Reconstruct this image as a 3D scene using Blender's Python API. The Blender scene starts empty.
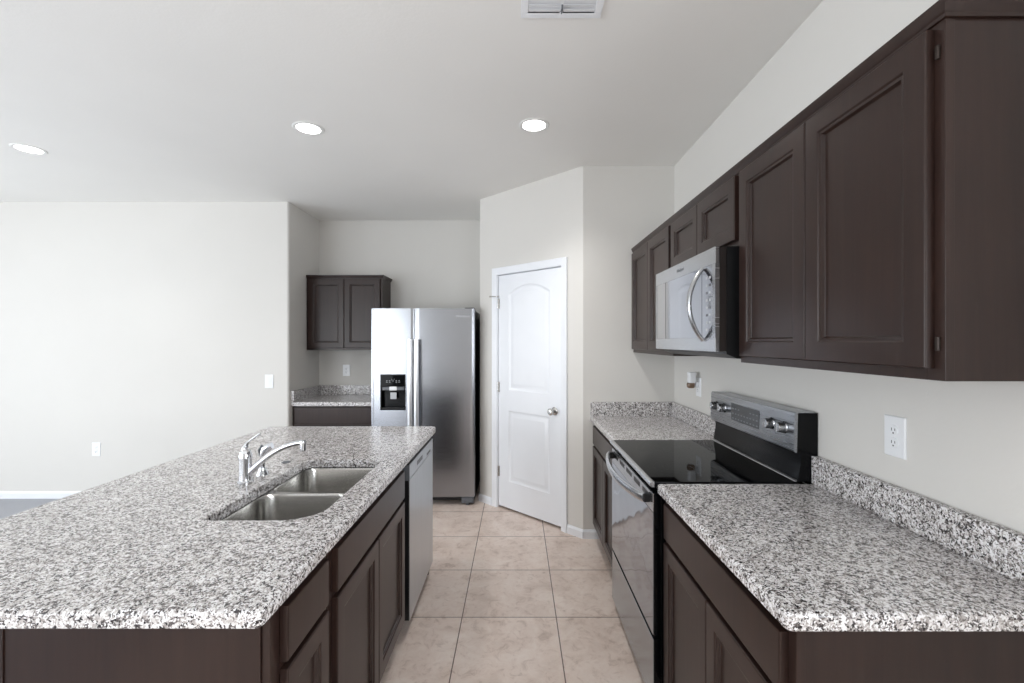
import bpy, bmesh, math, random
from mathutils import Vector, Matrix
random.seed(7)
S = bpy.context.scene
COL = S.collection
PI = math.pi

# ------------------------------------------------------------ camera, world, light, exposure
cam_d = bpy.data.cameras.new('camera')
cam = bpy.data.objects.new('camera', cam_d); COL.objects.link(cam)
cam.location = (0, 0, 1.465)
cam.rotation_euler = (PI/2, 0, 0)
cam_d.sensor_width = 36.0
cam_d.lens = 16.0
cam_d.shift_x = -4.5/1024
cam_d.clip_start = 0.05
S.camera = cam

S.view_settings.view_transform = 'Standard'
S.view_settings.look = 'None'
S.view_settings.exposure = -0.42
S.view_settings.gamma = 1.0
S.view_settings.use_curve_mapping = False

W = bpy.data.worlds.new('daylight'); S.world = W
W.use_nodes = True
bg = W.node_tree.nodes['Background']
bg.inputs[0].default_value = (0.86, 0.93, 1.0, 1)
bg.inputs[1].default_value = 2.2

def area(name, loc, rot, sx, sy, power, color=(1, 1, 1)):
    l = bpy.data.lights.new(name, 'AREA'); l.shape = 'RECTANGLE'
    l.size = sx; l.size_y = sy; l.energy = power; l.color = color
    o = bpy.data.objects.new(name, l); COL.objects.link(o)
    o.location = loc; o.rotation_euler = rot
    return o
# area lamps added as daylight at assumed, unseen windows in three walls
DAY = (0.92, 0.96, 1.0)
REAR_WINDOWS = [(-6.0, -3.1, 0.05, 2.35)]
SIDE_WINDOWS = [(-2.2, -0.6, 0.75, 2.25), (0.4, 2.6, 0.05, 2.2)]
ADDED_RIGHT_WINDOWS = [(-1.9, 0.15, 0.90, 2.15)]  # unseen opening added to light the end panel and island fronts
YR, XL = -3.4, -6.4
UP = math.radians(14)          # added daylight lamps tilted upward to brighten the ceiling
for (a, b, c, d), p in zip(REAR_WINDOWS, (150,)):
    area('window_daylight', ((a+b)/2, YR-0.30, (c+d)/2), (PI/2+UP, 0, 0), b-a, d-c, p, DAY)
for (a, b, c, d), p in zip(SIDE_WINDOWS, (130, 120)):
    area('window_daylight', (XL-0.30, (a+b)/2, (c+d)/2), (PI/2+UP, 0, -PI/2), b-a, d-c, p, DAY)
for (a, b, c, d) in ADDED_RIGHT_WINDOWS:
    area('window_daylight', (1.175+0.30, (a+b)/2, (c+d)/2), (PI/2+UP, 0, PI/2), b-a, d-c, 110, DAY)

S.cycles.max_bounces = 10
S.cycles.diffuse_bounces = 6
S.cycles.glossy_bounces = 5
S.cycles.caustics_reflective = False
S.cycles.caustics_refractive = False
S.cycles.sample_clamp_indirect = 6.0

# ------------------------------------------------------------ materials
def srgb(r, g, b):
    def f(c):
        c /= 255.0
        return c/12.92 if c <= 0.04045 else ((c+0.055)/1.055)**2.4
    return (f(r), f(g), f(b), 1.0)

def new_mat(name):
    m = bpy.data.materials.new(name); m.use_nodes = True
    nt = m.node_tree
    return m, nt, nt.nodes['Principled BSDF'], nt.nodes, nt.links

def coords(nt, scale=(1, 1, 1), loc=(0, 0, 0)):
    g = nt.nodes.new('ShaderNodeNewGeometry')
    mp = nt.nodes.new('ShaderNodeMapping')
    mp.inputs['Scale'].default_value = scale; mp.inputs['Location'].default_value = loc
    nt.links.new(g.outputs['Position'], mp.inputs['Vector'])
    return mp.outputs['Vector']

def noise(nt, vec, scale, detail=4, rough=0.5, dist=0.0):
    n = nt.nodes.new('ShaderNodeTexNoise')
    n.inputs['Scale'].default_value = scale; n.inputs['Detail'].default_value = detail
    n.inputs['Roughness'].default_value = rough; n.inputs['Distortion'].default_value = dist
    nt.links.new(vec, n.inputs['Vector'])
    return n.outputs['Fac']

def ramp(nt, fac, stops, interp='LINEAR'):
    r = nt.nodes.new('ShaderNodeValToRGB'); cr = r.color_ramp; cr.interpolation = interp
    while len(cr.elements) < len(stops): cr.elements.new(0.5)
    for e, (p, c) in zip(cr.elements, stops): e.position = p; e.color = c
    nt.links.new(fac, r.inputs['Fac'])
    return r.outputs['Color']

def bump(nt, bsdf, h, strength, dist=0.01):
    b = nt.nodes.new('ShaderNodeBump')
    b.inputs['Strength'].default_value = strength; b.inputs['Distance'].default_value = dist
    nt.links.new(h, b.inputs['Height']); nt.links.new(b.outputs['Normal'], bsdf.inputs['Normal'])

def mix(nt, fac, a, b, mode='MIX'):
    n = nt.nodes.new('ShaderNodeMix'); n.data_type = 'RGBA'; n.blend_type = mode
    for sock, v in ((n.inputs[0], fac), (n.inputs[6], a), (n.inputs[7], b)):
        if hasattr(v, 'is_output'): nt.links.new(v, sock)
        else: sock.default_value = v
    return n.outputs[2]

def plain(name, col, rough=0.5, metal=0.0, spec=0.5, nscale=None, namt=0.04, bmp=0.0, bscale=200, coat=0.0):
    m, nt, p, N, L = new_mat(name)
    v = coords(nt)
    c0 = tuple(max(0, c*(1-namt)) for c in col[:3])+(1,); c1 = tuple(min(1, c*(1+namt)) for c in col[:3])+(1,)
    L.new(ramp(nt, noise(nt, v, nscale or 6.0), [(0.3, c0), (0.7, c1)]), p.inputs['Base Color'])
    p.inputs['Roughness'].default_value = rough; p.inputs['Metallic'].default_value = metal
    p.inputs['Specular IOR Level'].default_value = spec; p.inputs['Coat Weight'].default_value = coat
    if bmp: bump(nt, p, noise(nt, v, bscale, 3), bmp, 0.002)
    return m

M = {}
M['wall'] = plain('painted_wall', srgb(218, 216, 212), 0.75, nscale=1.5, namt=0.012, bmp=0.25, bscale=90, spec=0.25)
M['ceiling'] = plain('painted_ceiling', srgb(240, 239, 236), 0.85, nscale=1.5, namt=0.012, bmp=0.3, bscale=70, spec=0.2)
M['trim'] = plain('white_trim_paint', srgb(236, 239, 244), 0.35, namt=0.01)
M['white_plastic'] = plain('white_plastic', srgb(238, 240, 243), 0.3, namt=0.01)
M['slot_shade'] = plain('slot_shadow_plastic', srgb(60, 60, 62), 0.5)  # dark colour stands in for the shade inside the outlet slots
M['black'] = plain('black_plastic', srgb(20, 21, 23), 0.35, namt=0.1)
M['black_gloss'] = plain('black_enamel', srgb(10, 11, 13), 0.15, namt=0.1, spec=0.2)
M['black_glass'] = plain('black_ceramic_glass', srgb(8, 9, 11), 0.03, namt=0.05, spec=0.3)
M['black_glass'].node_tree.nodes['Principled BSDF'].inputs['IOR'].default_value = 1.22
M['chrome'] = plain('polished_chrome', (0.72, 0.73, 0.76, 1), 0.09, 1.0, namt=0.02)
M['nickel'] = plain('satin_nickel', (0.55, 0.54, 0.52, 1), 0.22, 1.0, namt=0.03)
M['grey_plastic'] = plain('grey_plastic', srgb(95, 98, 103), 0.4)
M['bronze'] = plain('dark_bronze', srgb(70, 62, 58), 0.35, 0.6)
M['burner_ink'] = plain('burner_ring_ink', srgb(26, 27, 29), 0.2)
M['panel_grey'] = plain('display_glass', srgb(66, 69, 73), 0.15)
M['dim_marks'] = plain('dim_printed_marks', srgb(120, 123, 128), 0.4)
M['mirror_glass'] = plain('silvered_door_glass', (0.42, 0.43, 0.46, 1), 0.05, 1.0, namt=0.02)
M['amber'] = plain('amber_oil', srgb(120, 98, 80), 0.15)
M['lamp_trim'] = plain('lamp_trim', srgb(235, 235, 233), 0.5, namt=0.01)
M['key_marks'] = plain('printed_marks', srgb(185, 188, 192), 0.4)

def steel(name, col, rough, axis=2, amt=0.06, bstr=0.05, wavy=0.0):
    """brushed stainless: grain stretched along one axis"""
    m, nt, p, N, L = new_mat(name)
    sc = [260, 260, 260]; sc[axis] = 3
    v = coords(nt, tuple(sc))
    n = noise(nt, v, 1.0, 3)
    c0 = tuple(c*(1-amt) for c in col)+(1,); c1 = tuple(min(1, c*(1+amt)) for c in col)+(1,)
    L.new(ramp(nt, n, [(0.3, c0), (0.7, c1)]), p.inputs['Base Color'])
    p.inputs['Metallic'].default_value = 1.0
    r = N.new('ShaderNodeMapRange'); L.new(n, r.inputs[0])
    r.inputs[3].default_value = rough*0.85; r.inputs[4].default_value = rough*1.15
    L.new(r.outputs[0], p.inputs['Roughness'])
    if wavy:
        w = noise(nt, coords(nt), 5.0, 1)
        bump(nt, p, w, wavy, 0.01)
    else:
        bump(nt, p, n, bstr, 0.0006)
    return m
M['steel'] = steel('brushed_stainless_steel', (0.53, 0.54, 0.56), 0.26, 0)
M['steel_handle'] = steel('bright_handle_steel', (0.78, 0.79, 0.81), 0.3, 2, 0.03, bstr=0.0)
M['steel_panel'] = steel('control_panel_steel', (0.38, 0.395, 0.42), 0.28, 1, 0.02, bstr=0.0)
M['steel_fridge'] = steel('brushed_stainless_fridge', (0.35, 0.36, 0.385), 0.24, 0, 0.03, bstr=0.008)
M['steel_sink'] = steel('satin_sink_steel', (0.52, 0.51, 0.49), 0.24, 0, 0.03, bstr=0.0)
M['steel_wash'] = steel('brushed_stainless_dishwasher', (0.50, 0.53, 0.56), 0.3, 2, 0.10)
M['steel_dark'] = steel('polished_oven_steel', (0.34, 0.37, 0.42), 0.07, 1, 0.04, wavy=0.5)
M['steel_drawer'] = steel('grey_drawer_steel', (0.36, 0.39, 0.42), 0.2, 1, 0.05)

def granite():
    m, nt, p, N, L = new_mat('speckled_granite')
    base = coords(nt)
    # wobble the coordinates so the crystals get ragged outlines
    nz = N.new('ShaderNodeTexNoise'); nz.inputs['Scale'].default_value = 120; nz.inputs['Detail'].default_value = 3
    L.new(base, nz.inputs['Vector'])
    sub = N.new('ShaderNodeVectorMath'); sub.operation = 'SUBTRACT'; L.new(nz.outputs['Color'], sub.inputs[0]); sub.inputs[1].default_value = (.5, .5, .5)
    scl = N.new('ShaderNodeVectorMath'); scl.operation = 'SCALE'; L.new(sub.outputs[0], scl.inputs[0]); scl.inputs['Scale'].default_value = 0.014
    add = N.new('ShaderNodeVectorMath'); add.operation = 'ADD'; L.new(base, add.inputs[0]); L.new(scl.outputs[0], add.inputs[1])
    def vor(scale):
        v = N.new('ShaderNodeTexVoronoi'); v.inputs['Scale'].default_value = scale; L.new(add.outputs[0], v.inputs['Vector'])
        s = N.new('ShaderNodeSeparateColor'); L.new(v.outputs['Color'], s.inputs[0]); return s.outputs
    a = vor(150); b = vor(275)
    cl = N.new('ShaderNodeMapRange'); L.new(noise(nt, base, 55.0, 2), cl.inputs[0])
    cl.inputs[1].default_value = 0.3; cl.inputs[2].default_value = 0.7; cl.inputs[3].default_value = -0.16; cl.inputs[4].default_value = 0.16
    def shifted(o):
        m_ = N.new('ShaderNodeMath'); m_.operation = 'ADD'; m_.use_clamp = True; L.new(o, m_.inputs[0]); L.new(cl.outputs[0], m_.inputs[1]); return m_.outputs[0]
    c_a = ramp(nt, shifted(a[0]), [(0.0, srgb(60, 56, 57)), (0.15, srgb(112, 106, 104)), (0.31, srgb(168, 163, 160)), (0.50, srgb(214, 211, 210)), (0.80, srgb(240, 239, 240))], 'CONSTANT')
    c_b = ramp(nt, shifted(b[1]), [(0.0, srgb(28, 26, 29)), (0.15, srgb(104, 98, 97)), (0.29, srgb(186, 181, 179)), (0.6, srgb(242, 241, 243))], 'CONSTANT')
    f = ramp(nt, b[2], [(0.0, (0, 0, 0, 1)), (0.5, (1, 1, 1, 1))], 'CONSTANT')
    c = mix(nt, f, c_a, c_b)
    big = ramp(nt, noise(nt, base, 9.0, 3), [(0.3, (0.86, 0.85, 0.845, 1)), (0.7, (1, 1, 1, 1))])
    L.new(mix(nt, 1.0, c, big, 'MULTIPLY'), p.inputs['Base Color'])
    p.inputs['Roughness'].default_value = 0.16
    p.inputs['Specular IOR Level'].default_value = 0.5
    return m
M['granite'] = granite()

def wood(name, dark, light, rough=0.32, grain_axis=2):
    m, nt, p, N, L = new_mat(name)
    sc = [38, 38, 38]; sc[grain_axis] = 2.2
    n1 = noise(nt, coords(nt, tuple(sc)), 1.0, 6, 0.6, 0.6)
    n2 = noise(nt, coords(nt), 3.0, 2)
    c = ramp(nt, n1, [(0.3, dark), (0.7, light)])
    c = mix(nt, 0.35, c, ramp(nt, n2, [(0.35, dark), (0.65, light)]))
    L.new(c, p.inputs['Base Color'])
    p.inputs['Roughness'].default_value = rough
    p.inputs['Coat Weight'].default_value = 0.06; p.inputs['Coat Roughness'].default_value = 0.2
    p.inputs['Specular IOR Level'].default_value = 0.3
    bump(nt, p, n1, 0.06, 0.001)
    return m
M['wood'] = wood('espresso_stained_maple', srgb(37, 25, 22), srgb(51, 36, 31))
M['wood_inside'] = plain('cabinet_interior', srgb(30, 22, 20), 0.6)

def tile():
    m, nt, p, N, L = new_mat('beige_floor_tile')
    v = coords(nt, (1, 1, 1), (0.289+5.0, -2.418+5.0, 0))
    br = N.new('ShaderNodeTexBrick'); br.offset = 0.0; br.squash = 1.0
    br.inputs['Scale'].default_value = 1.0
    br.inputs['Brick Width'].default_value = 0.5; br.inputs['Row Height'].default_value = 0.5
    br.inputs['Mortar Size'].default_value = 0.0028; br.inputs['Mortar Smooth'].default_value = 0.15
    br.inputs['Bias'].default_value = 0.0
    br.inputs['Color1'].default_value = (0.94, 0.94, 0.94, 1); br.inputs['Color2'].default_value = (1.0, 1.0, 1.0, 1)
    br.inputs['Mortar'].default_value = (0, 0, 0, 1)
    L.new(v, br.inputs['Vector'])
    n1 = noise(nt, coords(nt), 4.5, 6, 0.62, 0.5); n2 = noise(nt, coords(nt, (1, 1, 1), (3, 7, 0)), 17.0, 5, 0.7, 1.0)
    c = ramp(nt, n1, [(0.30, srgb(198, 176, 162)), (0.5, srgb(230, 212, 201)), (0.72, srgb(246, 234, 225))])
    c2 = ramp(nt, n2, [(0.30, srgb(156, 130, 114)), (0.46, srgb(228, 210, 199)), (0.8, srgb(248, 240, 232))])
    c = mix(nt, 0.42, c, c2)
    c = mix(nt, 1.0, c, br.outputs['Color'], 'MULTIPLY')
    c = mix(nt, br.outputs['Fac'], c, srgb(112, 94, 84))
    L.new(c, p.inputs['Base Color'])
    p.inputs['Roughness'].default_value = 0.34
    inv = N.new('ShaderNodeMath'); inv.operation = 'SUBTRACT'; inv.inputs[0].default_value = 1.0
    L.new(br.outputs['Fac'], inv.inputs[1])
    bump(nt, p, inv.outputs[0], 0.5, 0.002)
    return m
M['tile'] = tile()
M['carpet'] = plain('grey_carpet', srgb(176, 178, 184), 0.95, nscale=160, namt=0.15, bmp=0.8, bscale=300, spec=0.1)

def emis(name, col, strength):
    m, nt, p, N, L = new_mat(name)
    p.inputs['Base Color'].default_value = (0.9, 0.9, 0.9, 1)
    p.inputs['Emission Color'].default_value = col; p.inputs['Emission Strength'].default_value = strength
    return m
M['lamp'] = emis('lit_lamp_lens', (1, 0.985, 0.95, 1), 14.0)

def glass():
    m, nt, p, N, L = new_mat('window_glass')
    p.inputs['Transmission Weight'].default_value = 1.0; p.inputs['Roughness'].default_value = 0.0; p.inputs['IOR'].default_value = 1.05
    return m
M['glass'] = glass()

# ------------------------------------------------------------ geometry helpers
ORG = {}
def B(): return bmesh.new()

def box(bm, x0, x1, y0, y1, z0, z1, bev=0.0, seg=2):
    x0, x1 = sorted((x0, x1)); y0, y1 = sorted((y0, y1)); z0, z1 = sorted((z0, z1))
    vs = [bm.verts.new(p) for p in ((x0,y0,z0),(x1,y0,z0),(x1,y1,z0),(x0,y1,z0),(x0,y0,z1),(x1,y0,z1),(x1,y1,z1),(x0,y1,z1))]
    fs = [bm.faces.new([vs[i] for i in q]) for q in ((3,2,1,0),(4,5,6,7),(0,1,5,4),(1,2,6,5),(2,3,7,6),(3,0,4,7))]
    if bev > 0:
        es = list({e for f in fs for e in f.edges})
        bmesh.ops.bevel(bm, geom=es, offset=bev, segments=seg, profile=0.5, affect='EDGES', clamp_overlap=True)
    return vs

def frame_axes(d):
    d = d.normalized(); a = Vector((0, 0, 1)) if abs(d.z) < 0.9 else Vector((1, 0, 0))
    u = d.cross(a).normalized(); return u, d.cross(u).normalized()

def skin_rings(bm, rings, cap0=True, cap1=True, closed=False):
    vr = [[bm.verts.new(p) for p in r] for r in rings]
    n = len(vr[0])
    pairs = list(zip(vr, vr[1:])) + ([(vr[-1], vr[0])] if closed else [])
    for a, b in pairs:
        for i in range(n):
            j = (i+1) % n
            bm.faces.new((a[i], a[j], b[j], b[i]))
    if cap0 and not closed: bm.faces.new(list(reversed(vr[0])))
    if cap1 and not closed: bm.faces.new(vr[-1])
    return vr

def tube(bm, pts, rad, n=14, flat=1.0, up=None):
    """tube along points; rad scalar or list; flat scales the second axis"""
    pts = [Vector(p) for p in pts]
    rs = rad if isinstance(rad, (list, tuple)) else [rad]*len(pts)
    rings = []; u = None
    for i, p in enumerate(pts):
        d = (pts[min(i+1, len(pts)-1)]-pts[max(i-1, 0)]).normalized()
        if up is not None:
            v = Vector(up); v = (v-d*v.dot(d)).normalized(); u = d.cross(v).normalized()
        elif u is None: u, v = frame_axes(d)
        else:
            u = (u-d*u.dot(d)).normalized(); v = d.cross(u).normalized()
        rings.append([p+u*math.cos(2*PI*k/n)*rs[i]*flat+v*math.sin(2*PI*k/n)*rs[i] for k in range(n)])
    skin_rings(bm, rings)

def lathe(bm, prof, loc=(0, 0, 0), axis='Z', n=32, cap0=True, cap1=True):
    loc = Vector(loc); rings = []
    for r, h in prof:
        ring = []
        for k in range(n):
            a = 2*PI*k/n; c, s = math.cos(a)*r, math.sin(a)*r
            p = {'Z': (c, s, h), 'X': (h, c, s), 'Y': (s, h, c)}[axis]
            ring.append(loc+Vector(p))
        rings.append(ring)
    skin_rings(bm, rings, cap0, cap1)

def prism(bm, pts2, a0, a1, axis='Y'):
    """extrude a 2D outline; axis Y: pts are (x,z); axis X: (y,z); axis Z: (x,y)"""
    def P(p, a): return {'Y': (p[0], a, p[1]), 'X': (a, p[0], p[1]), 'Z': (p[0], p[1], a)}[axis]
    skin_rings(bm, [[P(p, a0) for p in pts2], [P(p, a1) for p in pts2]])

def rrect(x0, x1, y0, y1, rad, inset=0.0, n=8):
    """rounded rectangle; rad = one radius or four (x0y0, x1y0, x1y1, x0y1)"""
    if not isinstance(rad, (list, tuple)): rad = [rad]*4
    x0 += inset; x1 -= inset; y0 += inset; y1 -= inset
    out = []
    for (cx, cy, sx, sy, a0), r in zip(((x0, y0, 1, 1, PI), (x1, y0, -1, 1, 1.5*PI), (x1, y1, -1, -1, 0), (x0, y1, 1, -1, .5*PI)), rad):
        r = max(r-inset, 0.0008)
        for k in range(n+1):
            a = a0+k/n*PI/2
            out.append((cx+sx*r+math.cos(a)*r, cy+sy*r+math.sin(a)*r))
    return out

def finish(bm, smooth=True, ang=32):
    bmesh.ops.remove_doubles(bm, verts=bm.verts, dist=1e-6)
    bmesh.ops.recalc_face_normals(bm, faces=bm.faces)

def obj(name, bm, mat, parent=None, label=None, smooth=True, local=False):
    finish(bm)
    if parent is not None and not local:
        o3 = ORG.get(parent.name, Vector((0, 0, 0)))
        bmesh.ops.translate(bm, verts=bm.verts, vec=-o3)
    me = bpy.data.meshes.new(name)
    bm.to_mesh(me); bm.free()
    o = bpy.data.objects.new(name, me); COL.objects.link(o)
    me.materials.append(M[mat] if isinstance(mat, str) else mat)
    if smooth:
        me.polygons.foreach_set('use_smooth', [True]*len(me.polygons))
        try: me.set_sharp_from_angle(angle=math.radians(32))
        except Exception: pass
        wn = o.modifiers.new('even_shading', 'WEIGHTED_NORMAL'); wn.keep_sharp = True
    if parent is not None:
        o.parent = parent; ORG[o.name] = ORG.get(parent.name, Vector((0, 0, 0)))
    if label: o['label'] = label
    return o

def thing(name, label, cat, loc=(0, 0, 0), rotz=0.0, group=None):
    o = bpy.data.objects.new(name, None); COL.objects.link(o)
    o.empty_display_size = 0.1
    o.location = loc; o.rotation_euler = (0, 0, rotz)
    o['label'] = label; o['category'] = cat
    if group: o['group'] = group
    ORG[o.name] = Vector(loc)
    return o

def tag(o, label, cat, group=None):
    o['label'] = label; o['category'] = cat
    if group: o['group'] = group
    return o

def struct(name, bm, mat, parent=None, label=None, smooth=False):
    o = obj(name, bm, mat, parent, label, smooth)
    if parent is None: o['kind'] = 'structure'
    return o

def fix_origin(o):
    """move the origin of a one-mesh thing to the foot of its bounding box"""
    vs = [v.co.copy() for v in o.data.vertices]
    c = Vector(((min(v.x for v in vs)+max(v.x for v in vs))/2, (min(v.y for v in vs)+max(v.y for v in vs))/2, min(v.z for v in vs)))
    o.data.transform(Matrix.Translation(-c)); o.location = c
    return o

def text_mesh(name, body, size, mat, parent, rotz, loc, depth=0.0008, bold=0.0):
    """lettering standing upright, facing -Y when rotz = 0"""
    cu = bpy.data.curves.new(name, 'FONT'); cu.body = body; cu.size = size; cu.extrude = depth/2
    cu.align_x = 'CENTER'; cu.align_y = 'CENTER'; cu.offset = bold
    tmp = bpy.data.objects.new(name, cu); COL.objects.link(tmp)
    dg = bpy.context.evaluated_depsgraph_get()
    me = bpy.data.meshes.new_from_object(tmp.evaluated_get(dg))
    bpy.data.objects.remove(tmp)
    me.transform(Matrix.Translation(Vector(loc)-ORG.get(parent.name, Vector()))@Matrix.Rotation(rotz, 4, 'Z')@Matrix.Rotation(PI/2, 4, 'X'))
    o = bpy.data.objects.new(name, me); COL.objects.link(o); me.materials.clear(); me.materials.append(M[mat])
    o.parent = parent; ORG[o.name] = ORG.get(parent.name, Vector())
    return o

# plane mapping for fronts: (u, v, out) -> world
def P_right(X):  return lambda u, v, d: Vector((X-d, u, v))     # faces -X, u = Y
def P_island(X): return lambda u, v, d: Vector((X+d, u, v))     # faces +X, u = Y
def P_nook(Y):   return lambda u, v, d: Vector((u, Y-d, v))     # faces -Y, u = X

def front_rings(bm, P, u0, u1, v0, v1, prof):
    """prof: list of (inset, out). rectangle loops, capped both ends"""
    rings = []
    for ins, d in prof:
        a, b, c, e = u0+ins, u1-ins, v0+ins, v1-ins
        rings.append([P(a, c, d), P(b, c, d), P(b, e, d), P(a, e, d)])
    skin_rings(bm, rings)

T = 0.020
def panel_door(name, P, u0, u1, v0, v1, parent, stile=0.056, mat='wood'):
    bm = B(); s = stile
    front_rings(bm, P, u0, u1, v0, v1, [(0, 0.0005), (0, T-0.004), (0.0015, T-0.0015), (0.004, T), (s-0.003, T), (s, T-0.0015), (s+0.002, T-0.0045),
        (s+0.005, T-0.0045), (s+0.009, T-0.0055), (s+0.012, T-0.0125), (s+0.014, T-0.0140)])
    return obj(name, bm, mat, parent)

def slab_front(name, P, u0, u1, v0, v1, parent, mat='wood'):
    bm = B()
    front_rings(bm, P, u0, u1, v0, v1, [(0, 0.0005), (0, T-0.005), (0.0015, T-0.0015), (0.005, T)])
    return obj(name, bm, mat, parent)

def hinge(P, u, v, parent):
    bm = B()
    c = P(u, v, 0.003)
    box(bm, c.x-0.003, c.x+0.003, c.y-0.004, c.y+0.004, c.z-0.014, c.z+0.014, 0.001)
    return obj('hinge', bm, 'bronze', parent)

def cabinet(name, label, P, u0, u1, v0, v1, depth, doors, drawers=(), top=True, toe=0.0, end_lo=False, end_hi=False, cat='cabinet', group=None, mull=None, lip=0.006):
    """face frame plane at out=0; carcass behind (out negative)"""
    c = P((u0+u1)/2, v0-toe, -depth/2)
    t = thing(name, label, cat, c, 0, group)
    bm = B()
    def pbox(a0, a1, b0, b1, d0, d1, bev=0.0, bb=None):
        p, q = P(a0, b0, d0), P(a1, b1, d1)
        box(bb or bm, p.x, q.x, p.y, q.y, p.z, q.z, bev)
    ff = 0.019; pt = 0.015
    pbox(u0+0.0015, u0+pt, v0, v1, -depth, -ff)                 # sides
    pbox(u1-pt, u1-0.0015, v0, v1, -depth, -ff)
    pbox(u0+pt, u1-pt, v0+lip*2, v0+lip*2+pt, -depth, -ff)      # bottom
    pbox(u0+pt, u1-pt, v0, v1, -depth, -depth+0.008)            # back
    if top: pbox(u0+pt, u1-pt, v1-pt, v1, -depth, -ff)
    obj('carcass', bm, 'wood', t)
    bm = B(); w = 0.040
    pbox(u0, u0+w, v0, v1, -ff, 0, 0.001, bm); pbox(u1-w, u1, v0, v1, -ff, 0, 0.001, bm)
    pbox(u0+w, u1-w, v0, v0+w, -ff, 0, 0, bm); pbox(u0+w, u1-w, v1-w, v1, -ff, 0, 0, bm)
    if drawers: pbox(u0+w, u1-w, drawers[0][2]-0.028, drawers[0][2]+0.012, -ff, 0, 0, bm)
    for m_ in (mull or ()): pbox(m_-0.02, m_+0.02, v0+w, v1-w, -ff, 0, 0, bm)
    obj('face_frame', bm, 'wood', t)
    if toe:
        bm = B()
        pbox(u0+0.002, u1-0.002, v0-toe, v0, -0.085, -0.070, 0, bm)
        pbox(u0+0.002, u0+0.018, v0-toe, v0, -depth, -0.085, 0, bm); pbox(u1-0.018, u1-0.002, v0-toe, v0, -depth, -0.085, 0, bm)
        obj('toe_kick', bm, 'wood', t)
    for d in doors:
        panel_door('door', P, d[0], d[1], d[2], d[3], t)
    for d in drawers:
        slab_front('drawer_front', P, d[0], d[1], d[2], d[3], t)
    return t

def slab_top(bm, x0, x1, y0, y1, z0, z1, corner, hole=None, r=0.011):
    """stone slab with eased edges, rounded corners and an optional rounded hole (x0,x1,y0,y1,radii)"""
    prof = [(0.003, z0), (0.0, z0+0.003), (0.0, z1-r)]
    for k in range(1, 5):
        a = k/4*PI/2
        prof.append((r*(1-math.cos(a)), z1-r+r*math.sin(a)))
    vr = []
    for ins, z in prof:
        vr.append([bm.verts.new((x, y, z)) for x, y in rrect(x0, x1, y0, y1, corner, ins)])
    n = len(vr[0])
    for a, b in zip(vr, vr[1:]):
        for i in range(n): bm.faces.new((a[i], a[(i+1) % n], b[(i+1) % n], b[i]))
    if not hole:
        bm.faces.new(vr[-1]); bm.faces.new(list(reversed(vr[0]))); return
    hx0, hx1, hy0, hy1, hr = hole
    hp = [(-0.004, z1), (-0.0012, z1-0.0012), (0.0, z1-0.004), (0.0, z0+0.002), (-0.002, z0)]
    hv = [[bm.verts.new((x, y, z)) for x, y in rrect(hx0, hx1, hy0, hy1, hr, ins)] for ins, z in hp]
    m = len(hv[0])
    for a, b in zip(hv, hv[1:]):
        for i in range(m): bm.faces.new((a[i], a[(i+1) % m], b[(i+1) % m], b[i]))
    for o_, h_ in ((vr[-1], hv[0]), (vr[0], hv[-1])):
        es = [bm.edges.get((o_[i], o_[(i+1) % n])) for i in range(n)]+[bm.edges.get((h_[i], h_[(i+1) % m])) for i in range(m)]
        bmesh.ops.triangle_fill(bm, use_beauty=True, use_dissolve=False, edges=es)

# ------------------------------------------------------------ the room
CZ = 2.772                     # ceiling
XR = 1.175                     # right wall
YB = 3.388                     # wall behind the far end of the right counter
PA, PB = Vector((0.496, 3.388, 0)), Vector((-0.336, 4.188, 0))   # pantry wall
YN = 4.915                     # niche back wall
XN = -2.13                     # niche left wall
YL = 4.254                     # living room wall

bm = B(); box(bm, -1.75, XR+0.1, YR-0.1, YN+0.12, -0.06, 0.0); struct('floor', bm, 'tile')
bm = B(); box(bm, XL-0.1, -1.75, YR-0.1, YL+0.02, -0.06, 0.0); box(bm, XN-0.1, -1.75, YL+0.02, YN+0.12, -0.06, 0.0)
struct('floor_carpet', bm, 'carpet')
bm = B(); box(bm, XL-0.1, XR+0.1, YR-0.1, YN+0.12, CZ, CZ+0.06); struct('ceiling', bm, 'ceiling')

bm = B(); box(bm, PA.x, XR, YB, YB+0.1, 0, CZ); struct('wall_counter_end', bm, 'wall')

def wall_with_hole_local(bm, L_, th, h0, h1, hz):
    box(bm, 0, h0, 0, th, 0, CZ); box(bm, h1, L_, 0, th, 0, CZ); box(bm, h0, h1, 0, th, hz, CZ)
# pantry wall: local x runs from PB (left) to PA (right), local -y faces the kitchen
Lp = (PA-PB).length; ap = math.atan2(PA.y-PB.y, PA.x-PB.x)
DW0, DW1 = Lp*(1-0.794), Lp*(1-0.1825)      # door leaf
bm = B(); wall_with_hole_local(bm, Lp, 0.1, DW0-0.012, DW1+0.012, 2.060)
bmesh.ops.transform(bm, matrix=Matrix.Translation(PB)@Matrix.Rotation(ap, 4, 'Z'), verts=bm.verts)
struct('wall_pantry', bm, 'wall')
bm = B(); box(bm, PB.x, PB.x+0.1, PB.y+0.0, YN, 0, CZ); struct('wall_niche_right', bm, 'wall')
bm = B(); box(bm, XN-0.1, PB.x+0.1, YN, YN+0.1, 0, CZ); struct('wall_niche_back', bm, 'wall')
bm = B(); box(bm, PB.x+0.1, XR+0.1, YN, YN+0.1, 0, CZ); box(bm, XR, XR+0.1, YB+0.1, YN, 0, CZ); struct('wall_pantry_inside', bm, 'wall')
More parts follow.
